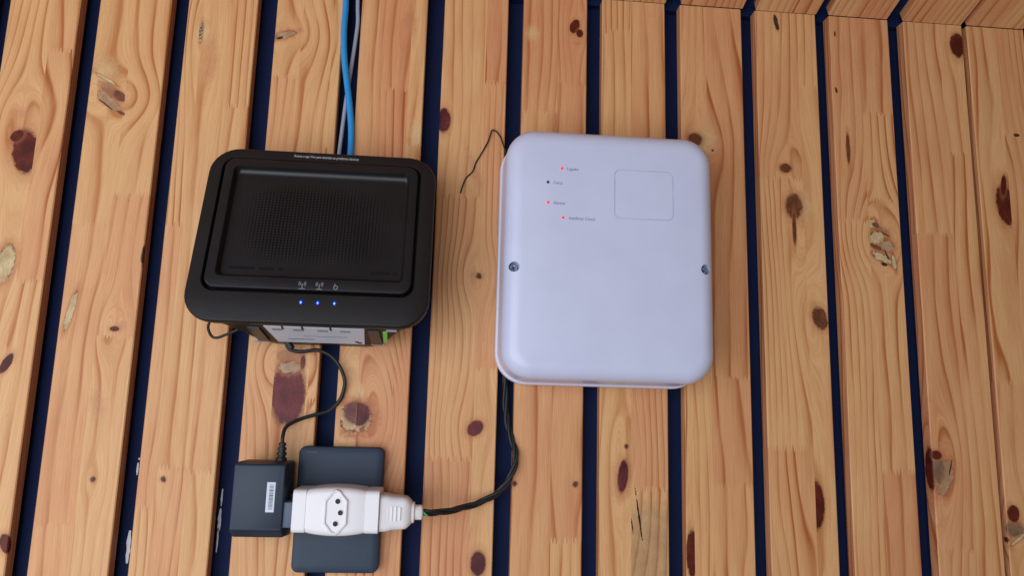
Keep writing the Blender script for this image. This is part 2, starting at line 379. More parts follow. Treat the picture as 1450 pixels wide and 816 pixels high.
# ------------------------------------------------------------------ the slatted wall and the sloping slatted ceiling
SL = {'Z': (-408.0, 51.5), 'A': (-342.7, 51.0), 'B': (-277.4, 52.7), 'C': (-211.8, 52.3), 'D': (-144.7, 51.5), 'E': (-79.2, 51.7), 'F': (-13.9, 51.3), 'G': (50.1, 51.7),
      'H': (114.2, 52.2), 'I': (179.3, 52.0), 'J': (243.3, 52.2), 'K': (307.3, 52.2), 'L': (373.2, 52.5), 'M': (430.1, 52.0), 'N': (495.0, 52.0)}
DEPTH = 9.6; WALLY = 16.5; ZTOP = 337.3; ZBOT = -190.0
KN = [
('A',19.5,210.4,10.9,6.6,0,'halo',None,28.9),
('B',10.4,247.9,13.4,17.0,0,'pale',None,24.8),
('B',42.1,54.1,6.8,6.1,0,'halo',None,None),
('B',33.0,-2.7,7.7,19.6,10,'halo',None,None),
('C',13.1,284.6,7.4,14.6,0,'pale',None,None),
('C',21.6,261.8,7.4,25.9,0,'halo',None,None),
('D',7.9,287.5,13.0,8.3,20,'halo',None,None),
('D',25.6,259.2,2.7,2.9,0,'halo',None,None),
('E',38.0,304.2,7.8,18.2,0,'halo',None,None),
('E',48.0,211.5,8.6,17.2,0,'pale',None,None),
('F',51.4,152.7,4.4,33.6,-8,'halo',None,None),
('F',33.6,101.6,7.4,4.9,0,'halo',None,None),
('F',28.5,185.5,5.5,28.5,18,'halo',None,None),
('G',7.1,303.0,7.5,10.5,0,'pale',None,None),
('H',16.6,-46.5,12.6,24.2,0,'halo',None,24.0),
('I',20.2,219.5,14.6,16.8,0,'pale',None,None),
('J',36.7,169.7,9.4,18.7,0,'pale',None,None),
('J',45.6,78.8,11.5,14.4,0,'pale',None,None),
('K',35.1,174.0,9.6,7.1,0,'halo',27.3,None),
('L',6.2,-20.7,8.0,10.6,0,'halo',None,None),
('E',17.2,10.8,4.6,12.1,8,'pale',None,None),
('H',38.6,-105.8,29.1,53.9,0,'gray',24.0,None),
('A',23.6,97.0,6.2,13.9,-5,'cream',None,None),
('A',33.6,25.0,3.3,8.4,-25,'red',None,None),
('A',49.8,-96.7,4.6,7.4,25,'red',None,None),
('B',6.9,64.0,2.4,15.1,-10,'cream',None,None),
('B',38.4,52.0,3.4,2.0,0,'red',None,None),
('B',35.5,-53.4,2.4,2.4,0,'pin',None,None),
('B',52.7,106.4,2.0,9.5,0,'dark',None,None),
('C',11.6,284.5,1.6,9.9,0,'crack2',None,None),
('C',17.1,-52.1,2.4,2.4,0,'pin',None,None),
('F',2.9,224.3,6.1,11.0,0,'purple',None,None),
('F',34.7,101.7,2.7,2.7,0,'pin',None,None),
('F',35.9,-11.8,7.2,5.6,40,'purple',None,None),
('F',41.2,-106.5,6.0,9.6,0,'purple',None,None),
('G',41.6,311.2,4.1,6.8,-20,'red',None,None),
('G',45.7,305.3,2.9,3.7,0,'red',None,None),
('G',46.6,-50.6,2.6,2.5,0,'pin',None,None),
('G',2.0,-50.4,2.1,2.5,0,'pin',None,None),
('H',17.7,-43.9,4.2,13.1,-6,'purple',None,None),
('H',20.3,-22.5,2.1,2.1,0,'pin',None,None),
('I',11.0,220.7,6.4,5.9,0,'brown',None,None),
('I',25.4,212.1,1.2,1.2,0,'pin',None,None),
('I',4.1,-98.1,4.8,17.8,0,'red',None,6.2),
('J',18.0,327.1,2.4,9.6,10,'dark',None,None),
('J',21.4,200.7,5.3,4.2,0,'brown',None,None),
('J',27.3,169.2,7.6,11.1,0,'brown',None,None),
('J',27.1,150.0,1.8,13.9,0,'brown',None,None),
('J',45.0,79.3,6.3,10.0,15,'brown',None,None),
('J',35.4,-62.2,7.7,18.9,0,'red',35.4,None),
('K',4.7,321.3,0.9,3.2,0,'dark',None,None),
('K',3.5,270.9,1.2,3.7,15,'dark',None,None),
('K',11.3,220.5,1.8,14.5,0,'brown',None,None),
('L',47.4,318.4,7.6,11.7,0,'red',None,None),
('M',37.0,241.0,3.8,1.9,0,'dark',None,None),
('A',26.2,181.1,9.9,18.4,8,'red',None,32.6),
('A',18.8,192.7,4.0,5.5,-40,'red',None,31.1),
('B',15.3,232.3,11.7,4.0,-37,'tan',5.1,26.0),
('B',11.7,241.1,8.2,1.1,-29,'cream3',None,None),
('B',22.9,228.2,6.6,4.0,-40,'red2',None,26.5),
('B',15.2,223.8,12.2,3.4,-37,'cream2',6.1,26.9),
('B',13.5,220.8,8.7,0.7,-36,'dark',None,None),
('B',25.4,214.9,4.1,1.4,-20,'red2',None,27.9),
('D',8.0,286.9,9.6,3.0,22,'cream2',None,None),
('D',3.8,284.2,3.2,1.2,20,'dark',None,None),
('D',29.9,36.3,9.6,5.1,0,'tan',20.9,42.0),
('D',31.0,9.4,13.4,25.3,3,'purple',20.0,43.4),
('D',31.0,28.2,9.1,4.6,0,'cream2',21.0,41.6),
('D',39.8,32.5,2.0,5.6,0,'brown',None,None),
('E',13.7,-6.5,12.5,10.6,0,'cream3',3.6,None),
('H',29.8,-72.8,0.8,22.8,8,'crack',None,None),
('H',24.6,-78.9,0.6,6.9,8,'crack',None,None),
('K',36.7,150.6,7.1,4.7,-30,'tan',26.0,None),
('K',31.7,146.3,7.1,5.8,0,'cream3',25.8,None),
('K',28.8,157.9,3.6,4.1,-30,'cream3',26.4,None),
('K',31.1,156.8,3.6,2.4,-30,'red2',26.4,None),
('K',39.6,139.7,6.5,5.3,0,'cream2',25.4,None),
('K',30.1,138.7,5.9,2.3,-25,'red2',25.3,None),
('K',34.9,130.3,8.9,3.5,-25,'cream3',24.9,None),
('K',44.8,126.7,1.8,7.5,8,'cream3',None,None),
('K',39.2,132.2,0.9,5.2,20,'dark',None,None),
('K',36.4,125.1,3.5,1.7,-15,'dark',None,None),
('K',38.5,150.1,6.5,0.6,-28,'dark',None,None),
('L',8.7,-40.2,6.8,13.8,-18,'cream2',None,None),
('L',4.6,-34.0,5.1,11.0,0,'tan2',None,None),
('L',-2.8,-34.1,6.8,17.5,0,'red',None,0.6),
('L',3.7,-23.4,4.6,3.7,0,'red',None,None),
('L',14.4,-32.7,0.7,8.0,-15,'dark',None,None),
('M',21.5,179.7,8.7,18.1,6,'red',None,25.8),
('M',21.1,196.5,2.5,9.7,-8,'red',None,27.4),
('M',5.9,-77.4,8.0,6.8,0,'tan2',None,None),
('M',5.8,-66.0,5.2,6.8,0,'red',None,None),
('M',8.0,-85.2,7.5,1.3,35,'cream3',None,None),
('M',-2.3,-85.8,3.4,2.6,0,'dark',None,None),
('E',15.0,-2.9,10.1,9.0,0,'purple2',None,14.7),
('E',16.0,-3.9,9.6,9.6,0,'purple',14.8,None),
]
# stave splits across the slat and the heights of the finger joints in each stave
ST = {
 'Z': ([26], [[40, 210], [-60, 120]]),
 'A': ([32.3], [[38], [262, 84]]),
 'B': ([26.5], [[128, -84], [152, 46]]),
 'C': ([12.6, 33], [[-72, 131], [-44], [-47, 226]]),
 'D': ([20.5, 44.5], [[252], [-63], [196, 5]]),
 'E': ([14.6, 40], [[-48], [247], [203, 62]]),
 'F': ([34.4], [[163, -34], [258, 31]]),
 'G': ([28.1], [[236], [-90, 262]]),
 'H': ([24.0], [[309], [-53, 218]]),
 'I': ([21.3], [[128], [31, -49]]),
 'J': ([35.4], [[192, -21], [272]]),
 'K': ([25.3], [[160], [178, -37, 252]]),
 'L': ([30.8], [[152, -94], [221]]),
 'M': ([26.0], [[34], [240]]),
 'N': ([26.0], [[160, 10], [241, 60]]),
}
def navy_paint():
    m, t, b = new_mat('navy_wall_paint')
    tc = t.n('ShaderNodeTexCoord').outputs['Object']
    n = t.noise(tc, 30, 4, .6); n2 = t.noise(tc, 260, 3)
    t.put(b.inputs['Base Color'], t.mix(n, (.0062, .0125, .050, 1), (.0095, .0180, .066, 1)))
    b.inputs['Roughness'].default_value = .7; b.inputs['Specular IOR Level'].default_value = .12
    bp = t.n('ShaderNodeBump'); bp.inputs['Strength'].default_value = .3; bp.inputs['Distance'].default_value = .0008
    t.put(bp.inputs['Height'], n2); t.put(b.inputs['Normal'], bp.outputs[0])
    return m
NAVY = navy_paint()
V, F = box_vf(-420, 560, WALLY, WALLY + 8, ZBOT - 10, ZTOP + 40, .3)
wall = tag(mesh_obj('wall', V, F, NAVY, origin=(0, WALLY, ZBOT)), 'navy painted wall behind pine slats', kind='structure')
for z in (-176, 346):     # rails that carry the slats
    mesh_obj('rail', *box_vf(-418, 558, DEPTH + .1, WALLY - .05, z - 9, z + 9, .3), NAVY, wall)
for i, (nm, (xl, w)) in enumerate(SL.items()):
    kn = [k[1:] for k in KN if k[0] == nm]
    mat = wood_mat('pine_' + nm.lower(), kn, w)
    me = slat_mesh('slat', w, DEPTH, ZBOT, ZTOP - .4, ST[nm][0], ST[nm][1], 100 + i * 7, mat, {'A': .22, 'B': .12, 'C': .05, 'D': .30, 'E': .55, 'F': .50, 'G': .50, 'H': .45, 'I': .40, 'J': .38, 'K': .38, 'L': .30, 'M': .45}.get(nm, .3))
    o = link(bpy.data.objects.new('slat', me)); o.parent = wall
    o.location = Vector((xl * S, 0, 0)) - wall.location
# paint smears left on the navy wall in the gaps
SMEAR = plastic('white_paint', (.72, .74, .78), .6, bump=.2)
def smear(x, z0, z1, w, seed):
    r = random.Random(seed); n = 9; L = []; R = []
    for k in range(n):
        z = z0 + (z1 - z0) * k / (n - 1); e = math.sin(math.pi * (k + .6) / (n + .2)) ** .5
        L.append((x - w * .5 * e * r.uniform(.6, 1.1), z)); R.append((x + w * .5 * e * r.uniform(.6, 1.1), z))
    out = L + R[::-1]
    q = 1.012
    V, F = loft([[(a * q, WALLY + .1, c * q) for a, c in out], [(a * q, WALLY - .3, c * q) for a, c in out]])
    mesh_obj('paint_smear', V, F, SMEAR, wall)
smear(-215.9, -40, -38.6, 1.2, 1); smear(-216.3, -50.5, -42, 1.5, 2); smear(-216.8, -110.5, -88.5, 3.2, 3)
smear(-156.4, -71, -59, 1.4, 4); smear(-156.6, -88, -72.5, 2.5, 5); smear(-156.9, -102.5, -86, 1.3, 6)
smear(53.2, -103, -100, .9, 7)

# ceiling: rises 18.6 degrees towards the room, its slats in line with those of the wall
CANG = math.radians(18.6); CL = 330.0
cdir = Vector((0, -math.cos(CANG), math.sin(CANG))); cup = Vector((0, math.sin(CANG), math.cos(CANG)))   # along the slats / into the roof
def cpt(x, s, h): v = Vector((0, 0, ZTOP)) + cdir * s + cup * h; return (x, v.y, v.z)
cv = []
for h in (DEPTH + .2, DEPTH + 6):
    for x, s in ((-420, -6), (560, -6), (560, CL), (-420, CL)): cv.append(cpt(x, s, h))
ceiling = tag(mesh_obj('ceiling', cv, [(0, 1, 2, 3), (4, 5, 6, 7), (0, 1, 5, 4), (1, 2, 6, 5), (2, 3, 7, 6), (3, 0, 4, 7)], NAVY, origin=(0, 0, ZTOP)), 'navy ceiling boarded with pine slats', kind='structure')
CM = [wood_mat('pine_ceiling_%d' % k, kn, 52.0) for k, kn in enumerate(([(14, 210, 6, 9, 0, 'red', None, None)], [(33, 150, 5, 8, 10, 'brown', None, None)], []))]
rotm = Matrix(((1, 0, 0), (0, cup.y, cdir.y), (0, cup.z, cdir.z)))          # local y -> into roof, local z -> along the slat
for i, (nm, (xl, w)) in enumerate(SL.items()):
    r = random.Random(500 + i)
    dx = r.uniform(-.6, 1.6); w2 = w + r.uniform(-.4, .8)
    me = slat_mesh('slat', w2, DEPTH, .5 if i % 2 else -.0, CL - 2, [r.uniform(18, 34)], [[r.uniform(40, 120), 220], [r.uniform(60, 200)]], 900 + i * 3, CM[i % 3], .55)
    o = link(bpy.data.objects.new('slat', me)); o.parent = ceiling
    o.matrix_local = Matrix.Translation(Vector(((xl + dx) * S, 0, 0))) @ rotm.to_4x4()

# ------------------------------------------------------------------ materials of the devices
BLACK = plastic('black_router_plastic', (.0092, .0070, .0072), .50, .28, bump=.22, gscale=1400)
BLACK2 = plastic('black_plate_plastic', (.0080, .0072, .0088), .36, .36, bump=.12, gscale=1400)
SHELL = plastic('dark_shell_plastic', (.017, .017, .022), .38, .5, bump=.12)
PIT = plastic('port_black', (.006, .006, .007), .5, .3)
WHITE = plastic('white_case_plastic', (.54, .565, .725), .32, .5, bump=.16, var=.02, gscale=1500)
RIM = plastic('rim_plastic', (.60, .56, .66), .22, .5, var=.02)
WHITE2 = plastic('white_plug_plastic', (.73, .70, .71), .36, .5, bump=.06, var=.02)
STEEL = plastic('screw_steel', (.22, .29, .38), .5, .8, bump=.1)
PLATE = plastic('graphite_plate', (.014, .027, .051), .5, .35, bump=.15, var=.05)
ADAPT = plastic('adapter_plastic', (.0115, .021, .042), .46, .35, bump=.25, var=.06)
RUBBER = plastic('black_rubber', (.012, .011, .011), .5, .4, bump=.15)
STICK = plastic('sticker_white', (.56, .60, .67), .5, .3, var=.03)
INK = plastic('ink_dark', (.03, .03, .04), .6, .2)
INKG = plastic('ink_grey', (.16, .17, .24), .6, .2)
PRINT = plastic('pale_print', (.36, .36, .38), .5, .3)
PRINT2 = plastic('faint_print', (.17, .17, .19), .5, .3)
DIM = plastic('dark_gloss_print', (.004, .004, .006), .18, .5)
BLUEC = plastic('blue_cable_jacket', (.012, .25, .60), .38, .5, var=.05)
GREYC = plastic('grey_cable_jacket', (.30, .33, .42), .35, .5, var=.05)
GREEN = plastic('green_connector', (.12, .55, .07), .4, .5)
GREENW = plastic('green_wire', (.02, .35, .14), .4, .5)
GREYP = plastic('grey_plug_neck', (.06, .085, .12), .45, .4)
LEDB = emitter('blue_led', (.0, .035, 1.0), 1.6)
LEDC = emitter('blue_led_core', (.10, .50, 1.0), 3.2)
LEDR = emitter('red_led', (1.0, .02, .06), 1.0, (.5, .02, .05))
LEDO = plastic('unlit_led', (.012, .012, .02), .2, .5)

# ------------------------------------------------------------------ router
def RY(z, c=0.0): return -45 - .27 * (160 - z) + c
def rsec(x0, x1, z0, z1, r, c, n=8): return [(x, RY(z, c), z) for x, z in rrect(x0, x1, z0, z1, r, n)]
RX0, RX1, RZ0, RZ1 = -170.0, -13.6, 51.6, 179.0
router = empty('router', (-90, 0, 45), 'black wedge shaped internet router with three blue lights on slatted wall', 'router')
def rin(i, c, r=20): return rsec(RX0 + i, RX1 - i, RZ0 + i, RZ1 - i, r - i, c)
OP = (-161.0, -23.8, 72.2, 171.2)
secs = [rin(2.2, 15), rin(.5, 13), rin(0, 4), rin(.25, 2.2), rin(.7, 1.0), rin(1.3, .3), rin(2.0, 0), rsec(*OP, 9, 0), rsec(OP[0] + .4, OP[1] - .4, OP[2] + .4, OP[3] - .4, 8.7, .5), rsec(OP[0] + .5, OP[1] - .5, OP[2] + .5, OP[3] - .5, 8.6, 9)]
V, F = loft(secs); mesh_obj('front_frame', V, F, BLACK, router, 35)
PL = (-158.9, -26.0, 74.6, 170.4)
DI = (-152.6, -31.5, 82.6, 164.6)
def psec(i, c): return rsec(PL[0] + i, PL[1] - i, PL[2] + i, PL[3] - i, 7.5 - i, c)
FL = (DI[0] + 2.2, DI[1] - 2.2, DI[2] + 2.0, DI[3] - 6.5)
secs = [psec(0, 8.9), psec(0, .3), psec(.2, -.4), psec(.7, -.9), psec(1.5, -1.1), rsec(*DI, 4, -1.1), *[rsec(DI[0] + a * .85, DI[1] - a * .85, DI[2] + a * .85, DI[3] - tz, 3.8 - a * .4, c) for a, tz, c in ((.5, .5, -.5), (1.0, 1.1, .8), (1.5, 1.9, 2.0), (1.9, 2.9, 3.0), (2.2, 4.2, 3.7), (2.4, 5.4, 4.0))], rsec(*FL, 2.5, 4.1)]
V, F = loft(secs, cap1=False)
plate = mesh_obj('front_plate', V, F, BLACK2, router, 35)
# perforated floor of the plate: a real grid of small square holes that dies out towards an oval edge
def grille():
    V = []; F = []; c0 = 4.1
    gx0, gx1, gz0, gz1 = -146.0, -38.5, 91.5, 157.0; p = 2.3; pz = 2.0
    nx = int((gx1 - gx0) / p); nz = int((gz1 - gz0) / pz)
    def q(*pts):
        i = len(V); V.extend((x, RY(z, c), z) for x, z, c in pts); F.append(tuple(range(i, i + len(pts))))
    ex1 = gx0 + nx * p; ez1 = gz0 + nz * pz
    for a, b, cc, d in ((FL[0], FL[1], FL[2], gz0), (FL[0], FL[1], ez1, FL[3]), (FL[0], gx0, gz0, ez1), (ex1, FL[1], gz0, ez1)):
        q((a, cc, c0), (b, cc, c0), (b, d, c0), (a, d, c0))
    mx, mz = (gx0 + ex1) / 2, (gz0 + ez1) / 2
    for i in range(nx):
        for k in range(nz):
            x0 = gx0 + i * p; z0 = gz0 + k * pz; x1 = x0 + p; z1 = z0 + pz; xm, zm = x0 + p / 2, z0 + pz / 2
            e = (abs((xm - mx) / 53) ** 3.4 + abs((zm - mz) / 32) ** 3.4)
            h = .60 * min(1, max(0, (1.12 - e) * 1.1))
            if h < .2:
                q((x0, z0, c0), (x1, z0, c0), (x1, z1, c0), (x0, z1, c0)); continue
            a, b, cc, d = xm - h * .9, xm + h * .9, zm - h, zm + h
            q((x0, z0, c0), (x1, z0, c0), (b, cc, c0), (a, cc, c0)); q((x1, z0, c0), (x1, z1, c0), (b, d, c0), (b, cc, c0))
            q((x1, z1, c0), (x0, z1, c0), (a, d, c0), (b, d, c0)); q((x0, z1, c0), (x0, z0, c0), (a, cc, c0), (a, d, c0))
            c1 = c0 + 1.1
            for (u0, w0), (u1, w1) in (((a, cc), (b, cc)), ((b, cc), (b, d)), ((b, d), (a, d)), ((a, d), (a, cc))):
                q((u0, w0, c0), (u1, w1, c0), (u1, w1, c1), (u0, w0, c1))
            q((a, cc, c1), (b, cc, c1), (b, d, c1), (a, d, c1))
    return V, F
V, F = grille(); g = mesh_obj('grille', V, F, BLACK2, plate); g['kind'] = 'stuff'
for p in g.data.polygons:
    pass
# rear shell, narrowing towards the wall
BK = (-137.5, -44.0, 44.6, 158.0)
def bsec(t):
    A = rsec(RX0 + 2.6, RX1 - 2.6, RZ0 + 2.6, RZ1 - 2.6, 18, 14.9); B = [(x, -1.0, z) for x, z in rrect(*BK, 16)]
    return [tuple(Vector(a).lerp(Vector(b), t)) for a, b in zip(A, B)]
V, F = loft([bsec(0), bsec(.04), bsec(.25), bsec(.5), bsec(.75), bsec(.97), [(p[0] * .985 - 1.35, -.6, p[2] + .8) for p in bsec(1)]])
shell = mesh_obj('rear_shell', V, F, SHELL, router, 40)
def bot(x, t, h=0.0):
    z0 = RZ0 + 2.6; y0 = RY(z0, 14.9)
    return (x, y0 + (-1.0 - y0) * t, z0 + (BK[2] - z0) * t - h)
def patch(name, x0, x1, t0, t1, h, mat, parent, x0b=None, x1b=None, hb=-.6):
    x0b = x0 if x0b is None else x0b; x1b = x1 if x1b is None else x1b
    lo = [bot(x0, t0, hb), bot(x1, t0, hb), bot(x1b, t1, hb), bot(x0b, t1, hb)]; hi = [bot(x0, t0, h), bot(x1, t0, h), bot(x1b, t1, h), bot(x0b, t1, h)]
    V, F = loft([lo, hi]); return mesh_obj(name, V, F, mat, parent)
patch('port_bay', -148, -32, .07, .86, .25, PIT, shell, -131, -49)
lab = patch('sticker', -122.5, -56.5, .12, .80, .8, STICK, shell, -120.5, -60)
for x in (-118, -104, -88, -73):
    for k in range(6): patch('printed_mark', x + k * 1.15, x + k * 1.15 + .6, .20, .27, .95, INKG, lab)
for x, w in ((-112, 10), (-100, 30), (-103, 9)):
    patch('printed_mark', x, x + w, .62 if w < 20 else .48, .645 if w < 20 else .495, .95, INKG, lab)
patch('printed_mark', -66, -63.5, .66, .72, .95, INK, lab); patch('printed_mark', -64.5, -61.5, .70, .76, .95, INK, lab)
for x in (-133.5, -54.5): patch('port', x, x + 7.5, .18, .74, 1.6, SHELL, shell)
patch('port_lip', -137, -127, .76, .82, 1.2, GREYC, shell); patch('port_lip', -55, -46, .76, .81, 1.2, GREYC, shell)
patch('port_lip', -42, -35, .12, .16, 1.1, GREYC, shell)
patch('green_plug', -44.6, -41.6, .20, .66, 1.0, GREEN, router, -46.0, -43.2)
for x in (-111, -98, -79.5): patch('port_notch', x, x + 1.1, .115, .19, 1.3, PIT, shell)
# blue lights
for x in (-95.7, -85.0, -74.4):
    zc = 66.7
    path = []
    secs = []
    for a in range(6):
        th = math.pi / 2 * a / 5.0; k = math.cos(th) if a < 5 else .05
        secs.append([(x + 1.05 * k * math.cos(2 * math.pi * i / 12), RY(zc + 1.5 * k * math.sin(2 * math.pi * i / 12), .2 - .7 * math.sin(th)), zc + 1.5 * k * math.sin(2 * math.pi * i / 12)) for i in range(12)])
    V, F = loft(secs); ld = mesh_obj('led', V, F, LEDB, router, 60)
    V, F = cyl_vf((x, RY(zc, -.35), zc - .1), (0, -1, 0), .48, 0, .3, 10, .1); mesh_obj('light_core', V, F, LEDC, ld)
# printed signs over the lights
def strip_vf(pts, w, mapf):
    V = []; F = []
    for i, (x, z) in enumerate(pts):
        a = Vector(pts[max(i - 1, 0)]); b = Vector(pts[min(i + 1, len(pts) - 1)]); d = (b - a).normalized(); n = Vector((-d.y, d.x)) * w / 2
        V += [mapf(x + n.x, z + n.y), mapf(x - n.x, z - n.y)]
        if i: F.append((2 * i - 2, 2 * i - 1, 2 * i + 1, 2 * i))
    return V, F
def arc(cx, cz, r, a0, a1, n=8): return [(cx + r * math.cos(math.radians(a0 + (a1 - a0) * i / n)), cz + r * math.sin(math.radians(a0 + (a1 - a0) * i / n))) for i in range(n + 1)]
pm = lambda x, z: (x, RY(z, -1.2), z)
for x in (-96.0, -85.1):
    z = 79.2
    VF = strip_vf([(x, z), (x, z - 3.4)], .7, pm)
    for s in (strip_vf([(x - 2.0, z - 3.5), (x + 2.0, z - 3.5)], .7, pm), strip_vf(arc(x, z, 1.3, -45, 45), .5, pm), strip_vf(arc(x, z, 1.3, 135, 225), .5, pm), strip_vf(arc(x, z, 2.2, -42, 42), .5, pm), strip_vf(arc(x, z, 2.2, 138, 222), .5, pm)):
        VF = add(VF, s)
    mesh_obj('printed_sign', *VF, PRINT2, plate)
VF = add(strip_vf(arc(-74.6, 77.3, 1.25, 0, 360, 16), .65, pm), strip_vf([(-75.9, 79.9), (-75.0, 79.6), (-75.7, 78.2)], .6, pm))
mesh_obj('printed_sign', *VF, PRINT2, plate)
text_obj('printed_line', 'Acesse o app Vivo para tutoriais ou problemas técnicos', 2.9, lambda x, y: (-113.6 + x, RY(173.8 + y - x * .008, -.06), 173.8 + y - x * .008), PRINT, router, bold=.035, width=45)
for x, w in ((-146, 17), (-126, 9), (-114, 3), (-54, 13), (-39, 3.5)):
    V, F = loft([[(a, RY(b, 4.15), b) for a, b in rrect(x, x + w, 88.6, 90.6, .5, 3)], [(a, RY(b, 3.95), b) for a, b in rrect(x, x + w, 88.6, 90.6, .5, 3)]])
    mesh_obj('raised_mark', V, F, DIM, plate)

# ------------------------------------------------------------------ white control box
box = empty('control_box', (110, 0, 22), 'white plastic alarm control box with three red indicator lights on slatted wall', 'control box')
BX0, BX1, BZ0, BZ1 = 35.8, 188.4, 22.4, 204.6
def bxs(i, y, r=22): return [(x, y, z) for x, z in rrect(BX0 + i, BX1 - i, BZ0 + i, BZ1 - i, max(r - i, 3), 14)]
V, F = loft([bxs(-1.2, -.4), bxs(-1.7, -.8), bxs(-1.7, -8.2), bxs(-1.3, -8.8), bxs(.4, -9.0)]); mesh_obj('base', V, F, RIM, box, 40)
secs = [bxs(.8, -8.8), bxs(.5, -9.6), bxs(0, -10), bxs(.5, -36)]
for k in range(1, 13):
    th = math.pi / 2 * k / 12
    secs.append(bxs(.5 + 12.5 * (1 - math.cos(th)) ** 1.1, -36 - 13 * math.sin(th)))
secs += [bxs(20, -49.35, 26), bxs(30, -49.6, 30)]
V, F = loft(secs)
cover = mesh_obj('cover', V, F, WHITE, box, 50)
def cut(target, V, F):
    c = mesh_obj('cutter', V, F, None)
    md = target.modifiers.new('cut', 'BOOLEAN'); md.operation = 'DIFFERENCE'; md.object = c; md.solver = 'EXACT'
    bpy.context.view_layer.update()
    dg = bpy.context.evaluated_depsgraph_get()
    me = bpy.data.meshes.new_from_object(target.evaluated_get(dg))
    target.modifiers.clear(); old = target.data; target.data = me; bpy.data.meshes.remove(old); bpy.data.objects.remove(c)
SCR = [(43.3, 100.6), (180.2, 104.4)]
for x, z in SCR: cut(cover, *cyl_vf((x, -36, z), (0, -1, 0), 3.7, 0, 30, 24))
# square blank panel outlined by a shallow groove
def ring_prism(a, b, y0, y1):
    n = len(a); V = [(x, y0, z) for x, z in a] + [(x, y0, z) for x, z in b] + [(x, y1, z) for x, z in a] + [(x, y1, z) for x, z in b]; F = []
    for i in range(n):
        j = (i + 1) % n
        F += [(i, j, n + j, n + i), (2 * n + i, 2 * n + j, 3 * n + j, 3 * n + i), (i, j, 2 * n + j, 2 * n + i), (n + i, n + j, 3 * n + j, 3 * n + i)]
    return V, F
PX = (113.6, 157.0, 138.2, 174.8)
V, F = ring_prism(rrect(PX[0], PX[1], PX[2], PX[3], 4.5, 6), rrect(PX[0] + .85, PX[1] - .85, PX[2] + .85, PX[3] - .85, 3.8, 6), -52, -48.9)
cut(cover, V, F)
for p in cover.data.polygons: p.use_smooth = True
cover.data.set_sharp_from_angle(angle=math.radians(40))
for x, z in SCR:
    sc = mesh_obj('screw', *cyl_vf((x, -38.5, z), (0, -1, 0), 3.3, 0, 2.6, 20, .6), STEEL, box, 40)
    for a in (0, 90):
        d = Vector((math.cos(math.radians(20 + a)), 0, math.sin(math.radians(20 + a)))); n = Vector((-d.z, 0, d.x))
        c = Vector((x, 0, z)); P = [c + d * 2 + n * .35, c - d * 2 + n * .35, c - d * 2 - n * .35, c + d * 2 - n * .35]
        mesh_obj('slot', *loft([[(p.x, -41.0, p.z) for p in P], [(p.x, -41.18, p.z) for p in P]]), PIT, sc)
for (x, z, on, word, tx) in ((75.6, 173.6, 1, 'Ligado', 79.2), (65.7, 162.9, 0, 'Cerca', 69.4), (66.0, 148.0, 1, 'Alarme', 69.8), (76.8, 137.4, 1, 'Intelbras Cloud', 81.0)):
    z -= .4
    V, F = cyl_vf((x, -49.2, z), (0, -1, 0), 1.05, 0, .9, 14, .35)
    mesh_obj('led', V, F, LEDR if on else LEDO, box, 60)
    text_obj('printed_word', word, 3.1, lambda u, v: (tx + u, -49.72, z - 1.1 + v - u * .01), INKG, box, width={'Ligado': 8.0, 'Cerca': 6.6, 'Alarme': 8.2, 'Intelbras Cloud': 18.5}[word])

# ------------------------------------------------------------------ socket plate behind the adapters
pl = empty('socket_plate', (-71, 0, -111), 'dark graphite rectangular socket cover plate behind the white plug adapter', 'cover plate')
def pls(i, y): return [(x, y, z) for x, z in rrect(-101.6 + i, -42.2 - i, -112.3 + i, -26.9 - i, 5 - i * .8, 6)]
V, F = loft([pls(.3, -.3), pls(0, -.8), pls(0, -5.5), pls(.15, -7.4), pls(.45, -7.9), pls(.9, -8.15), pls(6, -8.3)])
mesh_obj('cover', V, F, PLATE, pl, 50)
V, F = box_vf(-96, -48, -.35, 9.3, -90, -46, 1); mesh_obj('wall_box', V, F, PIT, pl)
for k in range(5): mesh_obj('raised_mark', *box_vf(-96 + k * 1.5, -95 + k * 1.5, -8.45, -8.0, -31.4, -30.4, .1), DIM, pl)

# ------------------------------------------------------------------ white three way plug adapter
ta = empty('plug_adapter', (-68, -9, -81), 'white three hole plug adapter on the dark socket plate', 'plug adapter')
TZ = -67.2
def tsec(x, hz, y0, y1, r=3): return [(x, y, TZ + z) for y, z in rrect(y0, y1, -hz, hz, r, 4)]
# middle bulges like a barrel
secs = []
for k in range(13):
    u = k / 12; x = -89 + 39 * u; bl = math.sin(math.pi * u) ** .8
    secs.append(tsec(x, 13.6 + 2.0 * bl, -9.2, -40.6 - 1.6 * bl, 4.2) if False else [(x, y, TZ + z) for y, z in rrect(-40.6 - 1.6 * bl, -9.2, -13.6 - 2.0 * bl, 13.6 + 2.0 * bl, 4.0, 5)])
V, F = loft(secs); mesh_obj('body', V, F, WHITE2, ta, 40)
def collar(x0, x1, hz, y1, bv=.35):
    return loft([[(x, y, TZ + z) for y, z in rrect(y1 + i, -8.9 + 0 * i - .2, -hz + i, hz - i, 3.0, 5)] for x, i in ((x0, bv), (x0 + bv, 0), (x1 - bv, 0), (x1, bv))])
V, F = collar(-97.3, -88.5, 13.8, -40.9); mesh_obj('collar', V, F, WHITE2, ta, 40)
V, F = collar(-50.2, -41.2, 13.8, -40.9); mesh_obj('collar', V, F, WHITE2, ta, 40)
